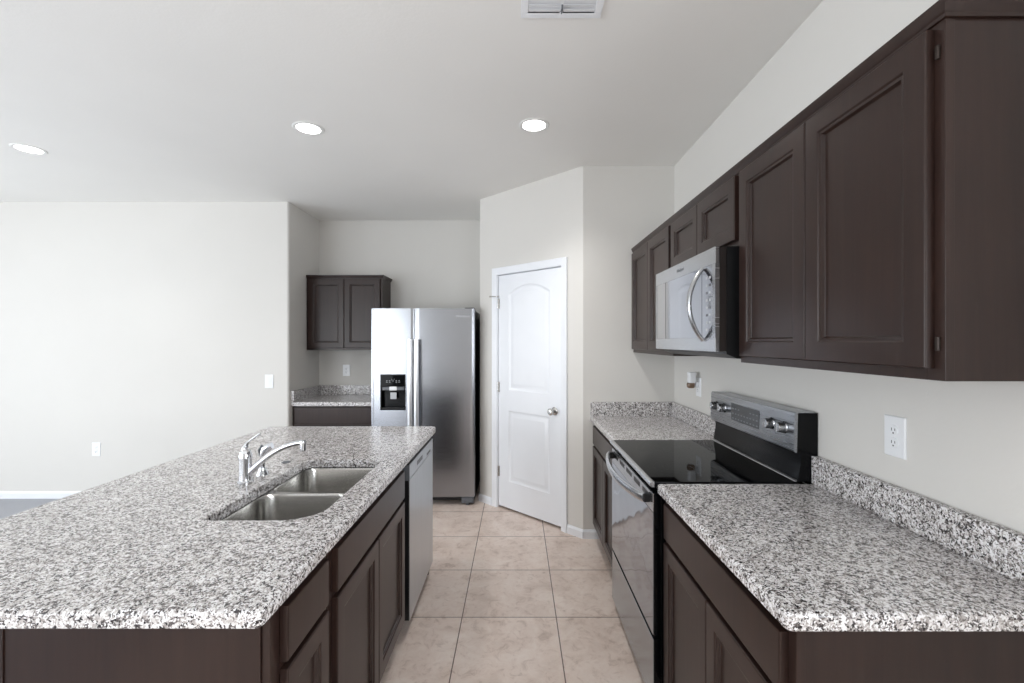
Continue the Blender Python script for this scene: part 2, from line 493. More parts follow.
# living room wall and the niche return are one wall with a rounded outside corner
bm = B()
pts = [(XL, YL), (XN-0.02, YL)]
for k in range(1, 6): pts.append((XN-0.02+0.02*math.sin(k/6*PI/2), YL+0.02-0.02*math.cos(k/6*PI/2)))
pts += [(XN, YL+0.02), (XN, YN), (XN-0.1, YN), (XN-0.1, YL+0.1), (XL, YL+0.1)]
prism(bm, pts, 0, CZ, 'Z'); struct('wall_left', bm, 'wall', smooth=True)

def wall_windows(axis, wins, pos, th, lo, hi):
    bm = B(); cur = lo
    def bx(a, b, c, d):
        if axis == 'x': box(bm, a, b, pos-th, pos, c, d)
        else: box(bm, pos-th, pos, a, b, c, d)
    for (a, b, c, d) in wins:
        bx(cur, a, 0, CZ); bx(a, b, 0, c); bx(a, b, d, CZ); cur = b
    bx(cur, hi, 0, CZ)
    return bm
struct('wall_rear', wall_windows('x', REAR_WINDOWS, YR, 0.12, XL, XR), 'wall')
bm = wall_windows('y', ADDED_RIGHT_WINDOWS, XR+0.12, 0.12, YR-0.1, YB+0.1); struct('wall_right', bm, 'wall')
struct('wall_far_left', wall_windows('y', SIDE_WINDOWS, XL, 0.12, YR, YL), 'wall')
n = 1
for axis, wins, pos in (('x', REAR_WINDOWS, YR-0.07), ('y', SIDE_WINDOWS, XL-0.07), ('y', ADDED_RIGHT_WINDOWS, XR+0.07)):
    for (a, b, c, d) in wins:
        bm = B(); f = 0.05
        def bx(p, q, r_, s_, dd=0.02):
            if axis == 'x': box(bm, p, q, pos-dd, pos+dd, r_, s_)
            else: box(bm, pos-dd, pos+dd, p, q, r_, s_)
        bx(a, a+f, c, d); bx(b-f, b, c, d); bx(a+f, b-f, c, c+f); bx(a+f, b-f, d-f, d); bx((a+b)/2-0.03, (a+b)/2+0.03, c+f, d-f)
        w = struct('window_%d' % n, bm, 'trim'); n += 1  # frames of the unseen windows; the right-wall one is added for light

def baseboard(name, a, b, h=0.066, t=0.013, mat='trim'):
    """a -> b in plan; the room lies on the right of the direction of travel"""
    a, b = Vector(a), Vector(b); d = (b-a).normalized(); nrm = Vector((d.y, -d.x, 0))
    bm = B()
    prof = [(0, 0), (t, 0), (t, h-0.016), (t*0.55, h-0.006), (t*0.4, h), (0, h)]
    skin_rings(bm, [[p+nrm*o+Vector((0, 0, z)) for o, z in prof] for p in (a, b)])
    return struct(name, bm, mat)
u = (PA-PB).normalized(); CW = 0.058
baseboard('baseboard_left', (XL, YL, 0), (XN-0.02, YL, 0))
baseboard('baseboard_pantry_left', PB, PB+u*(DW0-0.012-CW))
baseboard('baseboard_pantry_right', PB+u*(DW1+0.012+CW), PA+u*0.005)
baseboard('baseboard_counter_end', PA, (0.579+0.07, YB, 0))
baseboard('baseboard_niche_right', (PB.x, YN, 0), PB)
baseboard('baseboard_rear', (XR, YR, 0), (-0.2, YR, 0))

# ------------------------------------------------------------ pantry door (closed), in its own local frame
door = bpy.data.objects.new('door_1', None); COL.objects.link(door)
door.location = PB; door.rotation_euler = (0, 0, ap); door['kind'] = 'structure'
ORG[door.name] = Vector((0, 0, 0))
DZ0, DZ1 = 0.020, 2.046
def arch_outline(u0, u1, z0, zs, zt, ins=0.0, n=14):
    """panel outline: straight bottom and sides, shoulders at zs, arch crown at zt"""
    u0 += ins; u1 -= ins; z0 += ins; zs -= ins*0.6; zt -= ins
    pts = [(u0, z0), (u1, z0)]
    for k in range(n+1):
        s = k/n; uu = u1+(u0-u1)*s
        w = (2*s-1)
        pts.append((uu, zs+(zt-zs)*(1-abs(w)**2.2)))
    return pts
def rect_outline(u0, u1, z0, z1, ins=0.0):
    return arch_outline(u0, u1, z0, z1, z1, ins) if False else [(u0+ins, z0+ins), (u1-ins, z0+ins), (u1-ins, z1-ins), (u0+ins, z1-ins)]
bm = B()
yf = 0.012   # leaf face sits a little inside the wall face
leaf = [(DW0, DZ0), (DW1, DZ0), (DW1, DZ1), (DW0, DZ1)]
back = [bm.verts.new((x, yf+0.035, z)) for x, z in leaf]; fr = [bm.verts.new((x, yf, z)) for x, z in leaf]
for i in range(4): bm.faces.new((back[i], back[(i+1) % 4], fr[(i+1) % 4], fr[i]))
bm.faces.new(back)
loops = []
ms = 0.122
for fn, args in ((arch_outline, (DW0+ms, DW1-ms, 1.045, 1.872, 1.945)), (rect_outline, (DW0+ms, DW1-ms, 0.250, 0.865))):
    rings = []
    for ins, dep in ((0, 0), (0.006, 0.005), (0.016, 0.0085), (0.026, 0.0085), (0.050, 0.002), (0.054, 0.0015)):
        rings.append([bm.verts.new((x, yf+dep, z)) for x, z in fn(*args, ins)])
    for a, b in zip(rings, rings[1:]):
        for i in range(len(a)): bm.faces.new((a[i], a[(i+1) % len(a)], b[(i+1) % len(a)], b[i]))
    bm.faces.new(rings[-1]); loops.append(rings[0])
es = [bm.edges.get((fr[i], fr[(i+1) % 4])) for i in range(4)]
for l in loops: es += [bm.edges.get((l[i], l[(i+1) % len(l)])) for i in range(len(l))]
bmesh.ops.triangle_fill(bm, use_beauty=True, use_dissolve=False, edges=es)
obj('door_leaf', bm, 'trim', door, local=True)
bm = B()
j0, j1, jz = DW0-0.003, DW1+0.003, DZ1+0.005
for a, b, c, d in ((j0-0.009, j0, 0, jz+0.009), (j1, j1+0.009, 0, jz+0.009), (j0, j1, jz, jz+0.009)):
    box(bm, a, b, 0.0, 0.1, c, d)
obj('door_jamb', bm, 'trim', door, local=True)
bm = B()
ci0, ci1, cz = j0-0.005, j1+0.005, jz+0.005
def casing_ring(o, d): return [(ci0-o, 0), (ci0-o, cz+o), (ci1+o, cz+o), (ci1+o, 0)]
cp = [(0, 0.0), (0, -0.008), (0.008, -0.011), (0.03, -0.012), (0.046, -0.016), (CW-0.004, -0.016), (CW, -0.012), (CW, 0.0)]
cols = [[bm.verts.new((x, y, z)) for x, z in casing_ring(o, 0)] for o, y in cp]
for a, b in zip(cols, cols[1:]+cols[:1]):
    for i in range(3): bm.faces.new((a[i], a[i+1], b[i+1], b[i]))
bm.faces.new([c[0] for c in cols]); bm.faces.new([c[3] for c in reversed(cols)])
obj('door_casing', bm, 'trim', door, local=True)
bm = B(); lathe(bm, [(0.0, 0.001), (0.031, 0.001), (0.032, -0.004), (0.026, -0.009), (0.012, -0.012), (0.011, -0.030), (0.017, -0.036), (0.025, -0.043), (0.028, -0.052), (0.026, -0.061), (0.018, -0.067), (0.0, -0.068)],
      (DW1-0.070, yf, 0.915), 'Y', 28, False, False)
obj('door_knob', bm, 'nickel', door, 'round satin nickel door knob', local=True)
for hz in (0.32, 1.063, 1.80):
    bm = B(); lathe(bm, [(0, -0.045), (0.0065, -0.045), (0.0065, 0.045), (0, 0.045)], (DW0-0.002, yf-0.006, hz), 'Z', 12, False, False)
    box(bm, DW0-0.003, DW0+0.012, yf-0.003, yf+0.001, hz-0.044, hz+0.044)
    obj('hinge', bm, 'nickel', door, 'satin nickel door hinge', local=True)
bm = B(); tube(bm, [(DW0-0.002, yf-0.008, 1.862), (DW0-0.030, yf-0.035, 1.862), (DW0-0.052, yf-0.052, 1.862)], 0.0035, 8)
lathe(bm, [(0, 0), (0.009, 0), (0.009, 0.012), (0, 0.012)], (DW0-0.002, yf-0.008, 1.856), 'Z', 12, False, False)
tube(bm, [(DW0-0.052, yf-0.052, 1.862), (DW0-0.060, yf-0.060, 1.862)], 0.007, 10)
obj('hinge_stop', bm, 'nickel', door, 'metal door stop on the top hinge', local=True)

# ------------------------------------------------------------ right run: wall cabinets
ZU0, ZU1 = 1.384, 2.135
XF = 0.87
PR = P_right(XF)
def pair(u0, u1, v0, v1, r=0.018, gap=0.0015):
    m_ = (u0+u1)/2
    return [(u0+r, m_-gap, v0, v1), (m_+gap, u1-r, v0, v1)]
dv0, dv1 = ZU0+0.025, ZU1-0.022
YA, YBc, YC, YD = 0.923, 1.765, 2.527, 3.386
ca = cabinet('wall_cabinet', 'large two-door dark brown wall cabinet, nearest on the right wall', PR, YA, YBc, ZU0, ZU1, XR-XF-0.001, pair(YA, YBc, dv0, dv1, 0.024))
for v in (1.46, 2.06): hinge(PR, YA+0.014, v, ca)
cb = cabinet('wall_cabinet', 'short two-door dark brown wall cabinet above the microwave', PR, YBc+0.0008, YC-0.0008, 1.840, ZU1, XR-XF-0.001, pair(YBc, YC, 1.862, dv1, 0.014))
cc = cabinet('wall_cabinet', 'two-door dark brown wall cabinet in the corner beyond the microwave', PR, YC, YD, ZU0, ZU1, XR-XF-0.001, pair(YC, YD, dv0, dv1, 0.02))

def crown_profile(): return [(0.0, 0.0), (0.006, 0.001), (0.007, 0.008), (0.012, 0.012), (0.016, 0.020), (0.020, 0.025), (0.021, 0.034), (0.0, 0.034)]
def molding(name, path, z, label, close=None):
    """small crown along a plan path; outward is to the left of travel"""
    bm = B(); pts = [Vector(p).to_3d() for p in path]; rings = []
    for i, p in enumerate(pts):
        dirs = []
        if i > 0: dirs.append((p-pts[i-1]).normalized())
        if i < len(pts)-1: dirs.append((pts[i+1]-p).normalized())
        ns = [Vector((-d.y, d.x, 0)) for d in dirs]
        nn = ns[0] if len(ns) == 1 else (ns[0]+ns[1])/(1+ns[0].dot(ns[1]))
        rings.append([p+nn*o*0.75+Vector((0, 0, z+h)) for o, h in crown_profile()])
    skin_rings(bm, rings)
    return bm
bm = molding('m', [(XR-0.001, YA-0.0006), (XF-0.0006, YA-0.0006), (XF-0.0006, YD)], ZU1-0.014, '')
o = obj('crown_molding', bm, 'wood'); fix_origin(o)
tag(o, 'dark brown molding along the top of the right wall cabinets', 'molding')

# ------------------------------------------------------------ right run: base cabinets, worktops
ZC, ZB = 0.914, 0.876
XBF = 0.5795
PBR = P_right(XBF)
RY0, RY1 = 1.771, 2.531       # range
cabinet('base_cabinet', 'dark brown base cabinet in the right foreground, one wide drawer over two doors', PBR, 0.942, RY0-0.004, 0.105, ZB-0.0006, XR-XBF-0.001,
        [(0.969, 1.345, 0.13, 0.699), (1.349, 1.735, 0.13, 0.699)], [(0.969, 1.735, 0.716, 0.847)], top=False, toe=0.104)
cabinet('base_cabinet', 'dark brown base cabinet in the corner beyond the stove', PBR, RY1+0.004, YB-0.002, 0.105, ZB-0.0006, XR-XBF-0.001,
        [(2.56, 2.945, 0.13, 0.699), (2.949, 3.345, 0.13, 0.699)], [(2.56, 3.345, 0.716, 0.847)], top=False, toe=0.104)

XE = 0.548
t = thing('countertop', 'speckled grey granite countertop in the right foreground', 'countertop', ((XE+XR)/2, 1.34, ZB))
bm = B(); slab_top(bm, XE, XR-0.001, 0.921, RY0-0.002, ZB, ZC, [0.018, 0.002, 0.002, 0.004]); obj('slab', bm, 'granite', t)
bm = B(); box(bm, 1.145, XR-0.001, 0.921, RY0-0.002, ZC+0.0004, ZC+0.107, 0.003); obj('backsplash', bm, 'granite', t)
t = thing('countertop', 'speckled grey granite countertop in the corner beyond the stove', 'countertop', ((XE+XR)/2, 2.96, ZB))
bm = B(); slab_top(bm, XE, XR-0.001, RY1+0.002, YB-0.001, ZB, ZC, [0.004, 0.002, 0.002, 0.002]); obj('slab', bm, 'granite', t)
bm = B(); box(bm, 1.145, XR-0.001, RY1+0.002, YB-0.031, ZC+0.0004, ZC+0.103, 0.002); obj('backsplash', bm, 'granite', t)
bm = B(); box(bm, XE, XR-0.001, YB-0.0305, YB-0.001, ZC+0.0004, ZC+0.103, 0.002); obj('backsplash', bm, 'granite', t)

# ------------------------------------------------------------ stove
def make_range():
    t = thing('electric_range', 'stainless and black freestanding electric stove between the right counters', 'stove', (0.85, (RY0+RY1)/2, 0))
    y0, y1 = RY0, RY1
    bm = B(); box(bm, 0.562, 1.150, y0+0.001, y1-0.001, 0.05, 0.900, 0.003); box(bm, 0.62, 1.12, y0+0.03, y1-0.03, 0.0, 0.05)
    obj('body', bm, 'black_gloss', t)
    bm = B(); box(bm, 0.537, 1.098, y0, y1, 0.9003, 0.918, 0.003); ct = obj('cooktop', bm, 'black_glass', t, 'black glass cooktop')
    for cx, cy, r in ((0.70, y0+0.20, 0.105), (0.70, y1-0.20, 0.085), (0.945, y0+0.19, 0.08), (0.945, y1-0.19, 0.10)):
        bm = B()
        for rr in (r, r*0.62):
            n_ = 56; a = [[bm.verts.new((cx+math.cos(2*PI*k/n_)*q, cy+math.sin(2*PI*k/n_)*q, 0.9182)) for k in range(n_)] for q in (rr, rr-0.0014)]
            for k in range(n_): bm.faces.new((a[0][k], a[0][(k+1) % n_], a[1][(k+1) % n_], a[1][k]))
        obj('burner_ring', bm, 'burner_ink', ct)
    # stainless nose along the front of the cooktop
    bm = B(); prism(bm, [(0.5365, 0.919), (0.5365, 0.898), (0.526, 0.898), (0.520, 0.902), (0.518, 0.909), (0.521, 0.915), (0.528, 0.919)], y0, y1, 'Y')
    obj('front_trim', bm, 'steel', t, 'stainless strip at the front of the cooktop')
    # oven door
    d = B(); box(d, 0.5365, 0.5615, y0+0.001, y1-0.001, 0.318, 0.874, 0.002); obj('door_core', d, 'black_gloss', t)
    d = B(); box(d, 0.531, 0.5363, y0+0.002, y1-0.002, 0.800, 0.872, 0.0015)
    dr = obj('oven_door', d, 'steel', t, 'oven door with stainless top rail')
    d = B(); box(d, 0.531, 0.5363, y0+0.002, y1-0.002, 0.322, 0.799, 0.0015); obj('glass_panel', d, 'steel_dark', dr, 'dark mirror-like oven door glass')
    for a in range(5):
        ym = y0+0.10+a*(y1-y0-0.20)/4
        d = B(); box(d, 0.5302, 0.5318, ym-0.048, ym+0.048, 0.838, 0.858, 0.0)
        obj('vent_slot', d, 'black', dr)
    # bowed handle
    h = B(); pts = []; N_ = 22
    for k in range(N_+1):
        s = k/N_; y = y0+0.035+(y1-y0-0.07)*s
        pts.append((0.508-0.048*math.sin(PI*s)**0.7, y, 0.846-0.008*math.sin(PI*s)))
    tube(h, pts, 0.019, 16, 0.6, up=(0, 0, 1))
    hd = obj('handle', h, 'steel', dr, 'bowed stainless oven handle')
    for yy in (y0+0.045, y1-0.045):
        h = B(); box(h, 0.502, 0.531, yy-0.016, yy+0.016, 0.828, 0.862, 0.004); obj('handle_mount', h, 'black', dr)
    d = B(); box(d, 0.537, 0.5615, y0+0.001, y1-0.001, 0.045, 0.304, 0.002); obj('drawer_core', d, 'black_gloss', t)
    d = B(); box(d, 0.532, 0.5368, y0+0.002, y1-0.002, 0.045, 0.304, 0.0015); dw = obj('storage_drawer', d, 'steel_drawer', t, 'stainless storage drawer')
    # backguard
    bm = B(); prism(bm, [(1.096, 0.918), (1.096, 0.935), (1.106, 0.985), (1.106, 1.026), (1.092, 1.030), (1.096, 1.183), (1.099, 1.186), (1.172, 1.186), (1.172, 0.90), (1.152, 0.90), (1.152, 0.918)], y0, y1, 'Y')
    bg_ = obj('backguard', bm, 'black_gloss', t, 'black backguard behind the cooktop')
    bm = B(); prism(bm, [(1.0915, 1.0305), (1.082, 1.034), (1.079, 1.040), (1.083, 1.180), (1.088, 1.188), (1.160, 1.189), (1.160, 1.1865), (1.0985, 1.1865), (1.0955, 1.183)], y0+0.0, y1-0.0, 'Y')
    pn = obj('control_panel', bm, 'steel_panel', t, 'stainless control panel with four knobs')
    bm = B(); prism(bm, [(1.0955, 0.926), (1.089, 0.922), (1.087, 0.9185), (1.0955, 0.9185)], y0+0.004, y1-0.004, 'Y'); obj('back_trim', bm, 'steel', t, 'thin stainless strip behind the cooktop')
    bm = B(); box(bm, 1.0795, 1.083, 2.025, 2.290, 1.072, 1.156, 0.002); ds = obj('display', bm, 'panel_grey', pn, 'dark clock display with touch keys')
    bm = B(); box(bm, 1.0788, 1.0795, 2.135, 2.185, 1.122, 1.144)
    obj('clock_window', bm, 'grey_plastic', ds) if False else bm.free()
    for i in range(9):
        for j in range(3):
            if 3 <= i <= 5 and j == 2: continue
            bm = B(); yy = 2.045+i*0.028; zz = 1.084+j*0.024
            box(bm, 1.0790, 1.0796, yy-0.007, yy+0.007, zz-0.0028, zz+0.0028)
            obj('key', bm, 'dim_marks', ds)
    for yy in (1.835, 1.925, 2.365, 2.455):
        bm = B(); lathe(bm, [(0, 0), (0.024, 0), (0.025, -0.004), (0.022, -0.008), (0.021, -0.028), (0.018, -0.033), (0, -0.033)], (1.082, yy, 1.120), 'X', 24, False, False)
        k = obj('knob', bm, 'steel', pn, 'silver control knob')
        bm = B(); box(bm, 1.0445, 1.0495, yy-0.0045, yy+0.0045, 1.102, 1.138, 0.002); obj('grip', bm, 'steel', k)
    return t
make_range()

# ------------------------------------------------------------ microwave
def make_microwave():
    t = thing('microwave', 'stainless over-the-range microwave under the short wall cabinet', 'microwave', (0.97, (RY0+RY1)/2, 1.40))
    y0, y1 = RY0-0.001, RY1-0.006; z0, z1 = 1.425, 1.836
    bm = B(); prism(bm, [(0.818, z1), (XR-0.002, z1+0.001), (XR-0.002, 1.398), (0.86, 1.398), (0.818, 1.416)], y0+0.002, y1-0.002, 'Y')
    obj('body', bm, 'black', t)
    bm = B(); box(bm, 0.790, 0.8175, y0+0.001, y1-0.001, z0+0.001, z1-0.001, 0.002); obj('door_edge', bm, 'wood_inside', t)
    # face frame around the glass
    bm = B(); X0, X1 = 0.773, 0.7895
    gy0, gy1, gz0, gz1 = 1.797, 2.512, 1.480, 1.770
    box(bm, X0, X1, y0, y1, z0, gz0, 0.002); box(bm, X0, X1, y0, y1, gz1, z1, 0.002)
    box(bm, X0, X1, y0, gy0, gz0, gz1); box(bm, X0, X1, gy1, y1, gz0, gz1)
    fr_ = obj('front_frame', bm, 'steel', t, 'brushed stainless front frame')
    bm = B(); box(bm, X0+0.0015, X1, gy0, gy1, gz0, gz1); gl = obj('door_glass', bm, 'mirror_glass', t, 'dark reflective door glass')
    for a, b in ((2.360, 2.366), (1.900, 1.903)):
        bm = B(); box(bm, X0+0.0010, X0+0.0016, a, b, gz0, gz1); obj('seam', bm, 'black', gl)
    for i in range(8):
        for j in range(2):
            bm = B(); yy = 1.822+j*0.030; zz = 1.512+i*0.030
            box(bm, X0+0.0008, X0+0.0016, yy-0.008, yy+0.008, zz-0.005, zz+0.005); obj('key', bm, 'key_marks' if (i+j) % 3 else 'grey_plastic', gl)
    h = B(); pts = []; N_ = 22
    for k in range(N_+1):
        s = k/N_; z = 1.470+(1.765-1.470)*s
        pts.append((0.770-0.058*math.sin(PI*s)**0.8, 1.880, z))
    tube(h, pts, [0.013+0.003*math.sin(PI*k/N_) for k in range(N_+1)], 14, 0.6, up=(0, 1, 0))
    obj('handle', h, 'steel', t, 'arched vertical stainless door handle')
    text_mesh('emblem', 'Whirlpool', 0.022, 'dim_marks', t, -PI/2, (X0-0.0004, 2.15, 1.803))
    return t
make_microwave()

# ------------------------------------------------------------ island
XI = -0.553
PI_ = P_island(XI)
IY0 = 1.022
DI = 0.598
ci = cabinet('base_cabinet', 'narrow dark brown island cabinet nearest the viewer, one drawer over one door', PI_, IY0, 1.325, 0.105, ZB-0.0006, DI,
        [(1.063, 1.297, 0.13, 0.699)], [(1.063, 1.297, 0.716, 0.847)], top=False, toe=0.104)
hinge(PI_, 1.052, 0.60, ci)
cabinet('base_cabinet', 'dark brown island sink cabinet, long false drawer front over two doors', PI_, 1.328, 2.212, 0.105, ZB-0.0006, DI,
        [(1.359, 1.765, 0.13, 0.699), (1.768, 2.176, 0.13, 0.699)], [(1.359, 2.176, 0.716, 0.847)], top=False, toe=0.104)
t = thing('island_panel', 'dark brown end panel closing the far end of the island', 'panel', (-0.85, 2.87, 0))
bm = B(); box(bm, XI-DI, XI, 2.857, 2.884, 0, ZB-0.0008, 0.001); obj('board', bm, 'wood', t)
bm = B(); box(bm, XI-0.02, XI+0.006, 2.853, 2.8565, 0.1, ZB-0.002); obj('filler_strip', bm, 'wood', t)
o = obj('back_panel', (lambda b: (box(b, XI-DI-0.016, XI-DI-0.001, IY0+0.002, 2.884, 0, ZB-0.0008, 0.001), b)[1])(B()), 'wood'); fix_origin(o)
tag(o, 'dark brown panel closing the seating side of the island', 'panel')
t = thing('end_panel', 'dark brown end panel of the island facing the viewer', 'panel', (XI-DI/2, IY0-0.002, 0))
bm = B(); box(bm, XI-DI-0.016, XI-0.0195, IY0-0.005, IY0-0.0008, 0.001, ZB-0.0008, 0.0008); obj('board', bm, 'wood', t)
bm = B(); box(bm, XI-DI-0.016, XI-DI+0.006, IY0-0.008, IY0-0.0052, 0.001, ZB-0.0008, 0.0008); obj('corner_strip', bm, 'wood', t)

SX0, SX1, SY0, SY1 = -0.974, -0.624, 1.405, 2.128
bm = B()
slab_top(bm, -1.609, -0.523, 0.930, 2.970, ZB, ZC, [0.03, 0.018, 0.030, 0.050], (SX0, SX1, SY0, SY1, [0.035, 0.110, 0.055, 0.055]))
o = obj('countertop', bm, 'granite'); fix_origin(o)
tag(o, 'large speckled grey granite island countertop with a sink cutout', 'countertop')

# sink
t = thing('sink', 'undermount double-bowl stainless steel sink in the island', 'sink', ((SX0+SX1)/2, (SY0+SY1)/2, 0.66))
zf = 0.8745
def bowl(x0, x1, y0, y1, rad, depth):
    bm = B(); rings = []
    prof = [(-0.004, zf), (0.0, zf-0.003), (0.003, zf-0.012), (0.008, zf-depth+0.045), (0.012, zf-depth+0.025), (0.022, zf-depth+0.010), (0.040, zf-depth+0.001), (0.055, zf-depth)]
    for ins, z in prof: rings.append([(x, y, z) for x, y in rrect(x0, x1, y0, y1, rad, ins, 10)])
    vr = [[bm.verts.new(p) for p in r_] for r_ in rings]; n_ = len(vr[0])
    for a, b in zip(vr, vr[1:]):
        for i in range(n_): bm.faces.new((a[i], a[(i+1) % n_], b[(i+1) % n_], b[i]))
    bm.faces.new(vr[-1])
    o = obj('bowl', bm, 'steel_sink', t)
    sol = o.modifiers.new('shell', 'SOLIDIFY'); sol.thickness = 0.0012; sol.offset = 1
    bm = B(); cx, cy = (x0+x1)/2, (y0+y1)/2
    lathe(bm, [(0.0, zf-depth+0.001), (0.030, zf-depth+0.001), (0.040, zf-depth+0.003), (0.043, zf-depth+0.0015), (0.043, zf-depth+0.0005)], (cx, cy, 0), 'Z', 28, False, False)
    obj('drain', bm, 'chrome', o)
BX0, BX1 = SX0-0.004, SX1+0.004
ym = 1.780
bowl(BX0, BX1, SY0-0.004, ym-0.011, [0.035, 0.110, 0.075, 0.06], 0.20)
bowl(BX0, BX1, ym+0.011, SY1+0.004, [0.06, 0.075, 0.055, 0.055], 0.18)
bm = B()
out = rrect(SX0-0.02, SX1+0.018, SY0-0.02, SY1+0.02, 0.07)
loops = [[bm.verts.new((x, y, zf)) for x, y in out]]
for a, b, r_ in ((SY0-0.004, ym-0.011, [0.035, 0.110, 0.075, 0.06]), (ym+0.011, SY1+0.004, [0.06, 0.075, 0.055, 0.055])):
    loops.append([bm.verts.new((x, y, zf)) for x, y in rrect(BX0, BX1, a, b, r_, -0.004, 10)])
es = []
for l in loops:
    for i in range(len(l)): es.append(bm.edges.new((l[i], l[(i+1) % len(l)])))
bmesh.ops.triangle_fill(bm, use_beauty=True, use_dissolve=False, edges=es)
obj('rim', bm, 'steel_sink', t)

# faucet
fx, fy = -1.060, 1.780
t = thing('faucet', 'chrome single-lever kitchen faucet behind the island sink', 'faucet', (fx, fy, ZC))
bm = B(); lathe(bm, [(0, 0.0005), (0.029, 0.0005), (0.029, 0.005), (0.0245, 0.010), (0.0235, 0.03), (0.0225, 0.085), (0.0235, 0.092), (0.0235, 0.108), (0.019, 0.122), (0.012, 0.131), (0, 0.133)], (fx, fy, ZC), 'Z', 28, False, False)
obj('body', bm, 'chrome', t)
def bez(p0, p1, p2, p3, n=18):
    out = []
    for k in range(n+1):
        s = k/n; out.append(Vector(p0)*(1-s)**3+Vector(p1)*3*s*(1-s)**2+Vector(p2)*3*s*s*(1-s)+Vector(p3)*s**3)
    return out
bm = B(); sp = bez((fx+0.010, fy-0.002, ZC+0.030), (fx+0.060, fy-0.002, ZC+0.086), (fx+0.135, fy-0.002, ZC+0.150), (fx+0.222, fy-0.002, ZC+0.157))
tube(bm, sp, [0.0125-0.003*k/18 for k in range(19)], 16); so = obj('spout', bm, 'chrome', t)
bm = B(); lathe(bm, [(0, -0.030), (0.010, -0.030), (0.0115, -0.026), (0.0115, 0.006), (0.009, 0.010), (0, 0.011)], (fx+0.226, fy-0.002, ZC+0.154), 'Z', 18, False, False); obj('aerator', bm, 'chrome', so)
bm = B(); lv = bez((fx-0.004, fy, ZC+0.118), (fx-0.004, fy+0.0, ZC+0.158), (fx+0.022, fy+0.002, ZC+0.165), (fx+0.056, fy+0.004, ZC+0.192))
tube(bm, lv, [0.013-0.0085*min(1, k/9) for k in range(19)], 12, 1.2); obj('lever', bm, 'chrome', t)
sx, sy = -1.052, 1.885
t = thing('side_sprayer', 'chrome side sprayer standing beside the kitchen faucet', 'sprayer', (sx, sy, ZC))
bm = B(); lathe(bm, [(0, 0.0005), (0.024, 0.0005), (0.022, 0.008), (0.016, 0.016), (0.0145, 0.030), (0, 0.031)], (sx, sy, ZC), 'Z', 22, False, False); obj('holder', bm, 'chrome', t)
bm = B(); tube(bm, [(sx, sy, ZC+0.031), (sx, sy, ZC+0.06), (sx+0.003, sy, ZC+0.085), (sx+0.012, sy, ZC+0.105), (sx+0.030, sy, ZC+0.117), (sx+0.040, sy, ZC+0.120)], [0.0095, 0.0105, 0.013, 0.017, 0.016, 0.013], 16)
hd = obj('spray_head', bm, 'chrome', t)
bm = B(); tube(bm, [(sx-0.008, sy, ZC+0.075), (sx-0.014, sy, ZC+0.100), (sx-0.002, sy, ZC+0.122)], [0.004, 0.006, 0.004], 10); obj('trigger', bm, 'grey_plastic', hd)
bm = B(); lathe(bm, [(0, 0.0004), (0.019, 0.0004), (0.019, 0.003), (0.014, 0.005), (0, 0.005)], (-1.050, 2.075, ZC), 'Z', 24, False, False)
o = obj('hole_cap', bm, 'grey_plastic'); fix_origin(o); tag(o, 'small dark round cap on the island granite beyond the sprayer', 'cap')

# dishwasher
def make_dishwasher():
    y0, y1 = 2.236, 2.846
    t = thing('dishwasher', 'stainless steel dishwasher at the far end of the island', 'dishwasher', (-0.83, (y0+y1)/2, 0))
    bm = B(); box(bm, -1.12, -0.560, y0, y1, 0.10, 0.868, 0.003); box(bm, -1.10, -0.62, y0+0.02, y1-0.02, 0.0, 0.10); obj('tub', bm, 'black', t)
    bm = B(); box(bm, -0.559, -0.5285, y0, y1, 0.092, 0.862, 0.002); obj('door_core', bm, 'black', t)
    bm = B(); box(bm, -0.5283, -0.524, y0+0.001, y1-0.001, 0.092, 0.786, 0.0015); d = obj('door', bm, 'steel_wash', t)
    bm = B(); box(bm, -0.5283, -0.524, y0+0.001, y1-0.001, 0.789, 0.858, 0.0015); c = obj('control_strip', bm, 'steel_wash', t)
    bm = B(); box(bm, -0.5245, -0.5232, y0+0.16, y0+0.30, 0.812, 0.834, 0.0004); obj('badge', bm, 'grey_plastic', c)
    bm = B(); box(bm, -0.5245, -0.5232, y0+0.42, y0+0.53, 0.798, 0.812, 0.0004); obj('vent', bm, 'black', c)
    bm = B(); box(bm, -0.605, -0.590, y0+0.01, y1-0.01, 0.012, 0.0905); obj('kick_plate', bm, 'black', t)
    bm = B(); box(bm, -0.5595, -0.5245, y0-0.0085, y0-0.0008, 0.782, 0.858, 0.001); obj('strip_end', bm, 'grey_plastic', c)
make_dishwasher()

# ------------------------------------------------------------ niche: counter, base cabinet, wall cabinet, fridge
NZ = 0.893
P = P_nook(4.320)
cabinet('base_cabinet', 'dark brown base cabinet in the niche left of the refrigerator', P, XN+0.004, -1.312, 0.105, NZ-0.0386, YN-4.320-0.002,
        [(XN+0.03, -1.72, 0.13, 0.66), (-1.716, -1.34, 0.13, 0.66)], [(XN+0.03, -1.34, 0.680, 0.838)], top=False, toe=0.104)
t = thing('countertop', 'small speckled granite countertop in the niche left of the refrigerator', 'countertop', (-1.72, 4.6, NZ-0.038))
bm = B(); slab_top(bm, XN+0.001, -1.308, 4.292, YN-0.001, NZ-0.038, NZ, 0.003, r=0.008); obj('slab', bm, 'granite', t)
bm = B(); box(bm, XN+0.0305, -1.308, YN-0.030, YN-0.001, NZ+0.0004, NZ+0.103, 0.002); obj('backsplash', bm, 'granite', t)
bm = B(); box(bm, XN+0.001, XN+0.030, 4.294, YN-0.001, NZ+0.0004, NZ+0.103, 0.002); obj('backsplash', bm, 'granite', t)
PN = P_nook(4.612)
u0, u1 = XN+0.004, -1.357
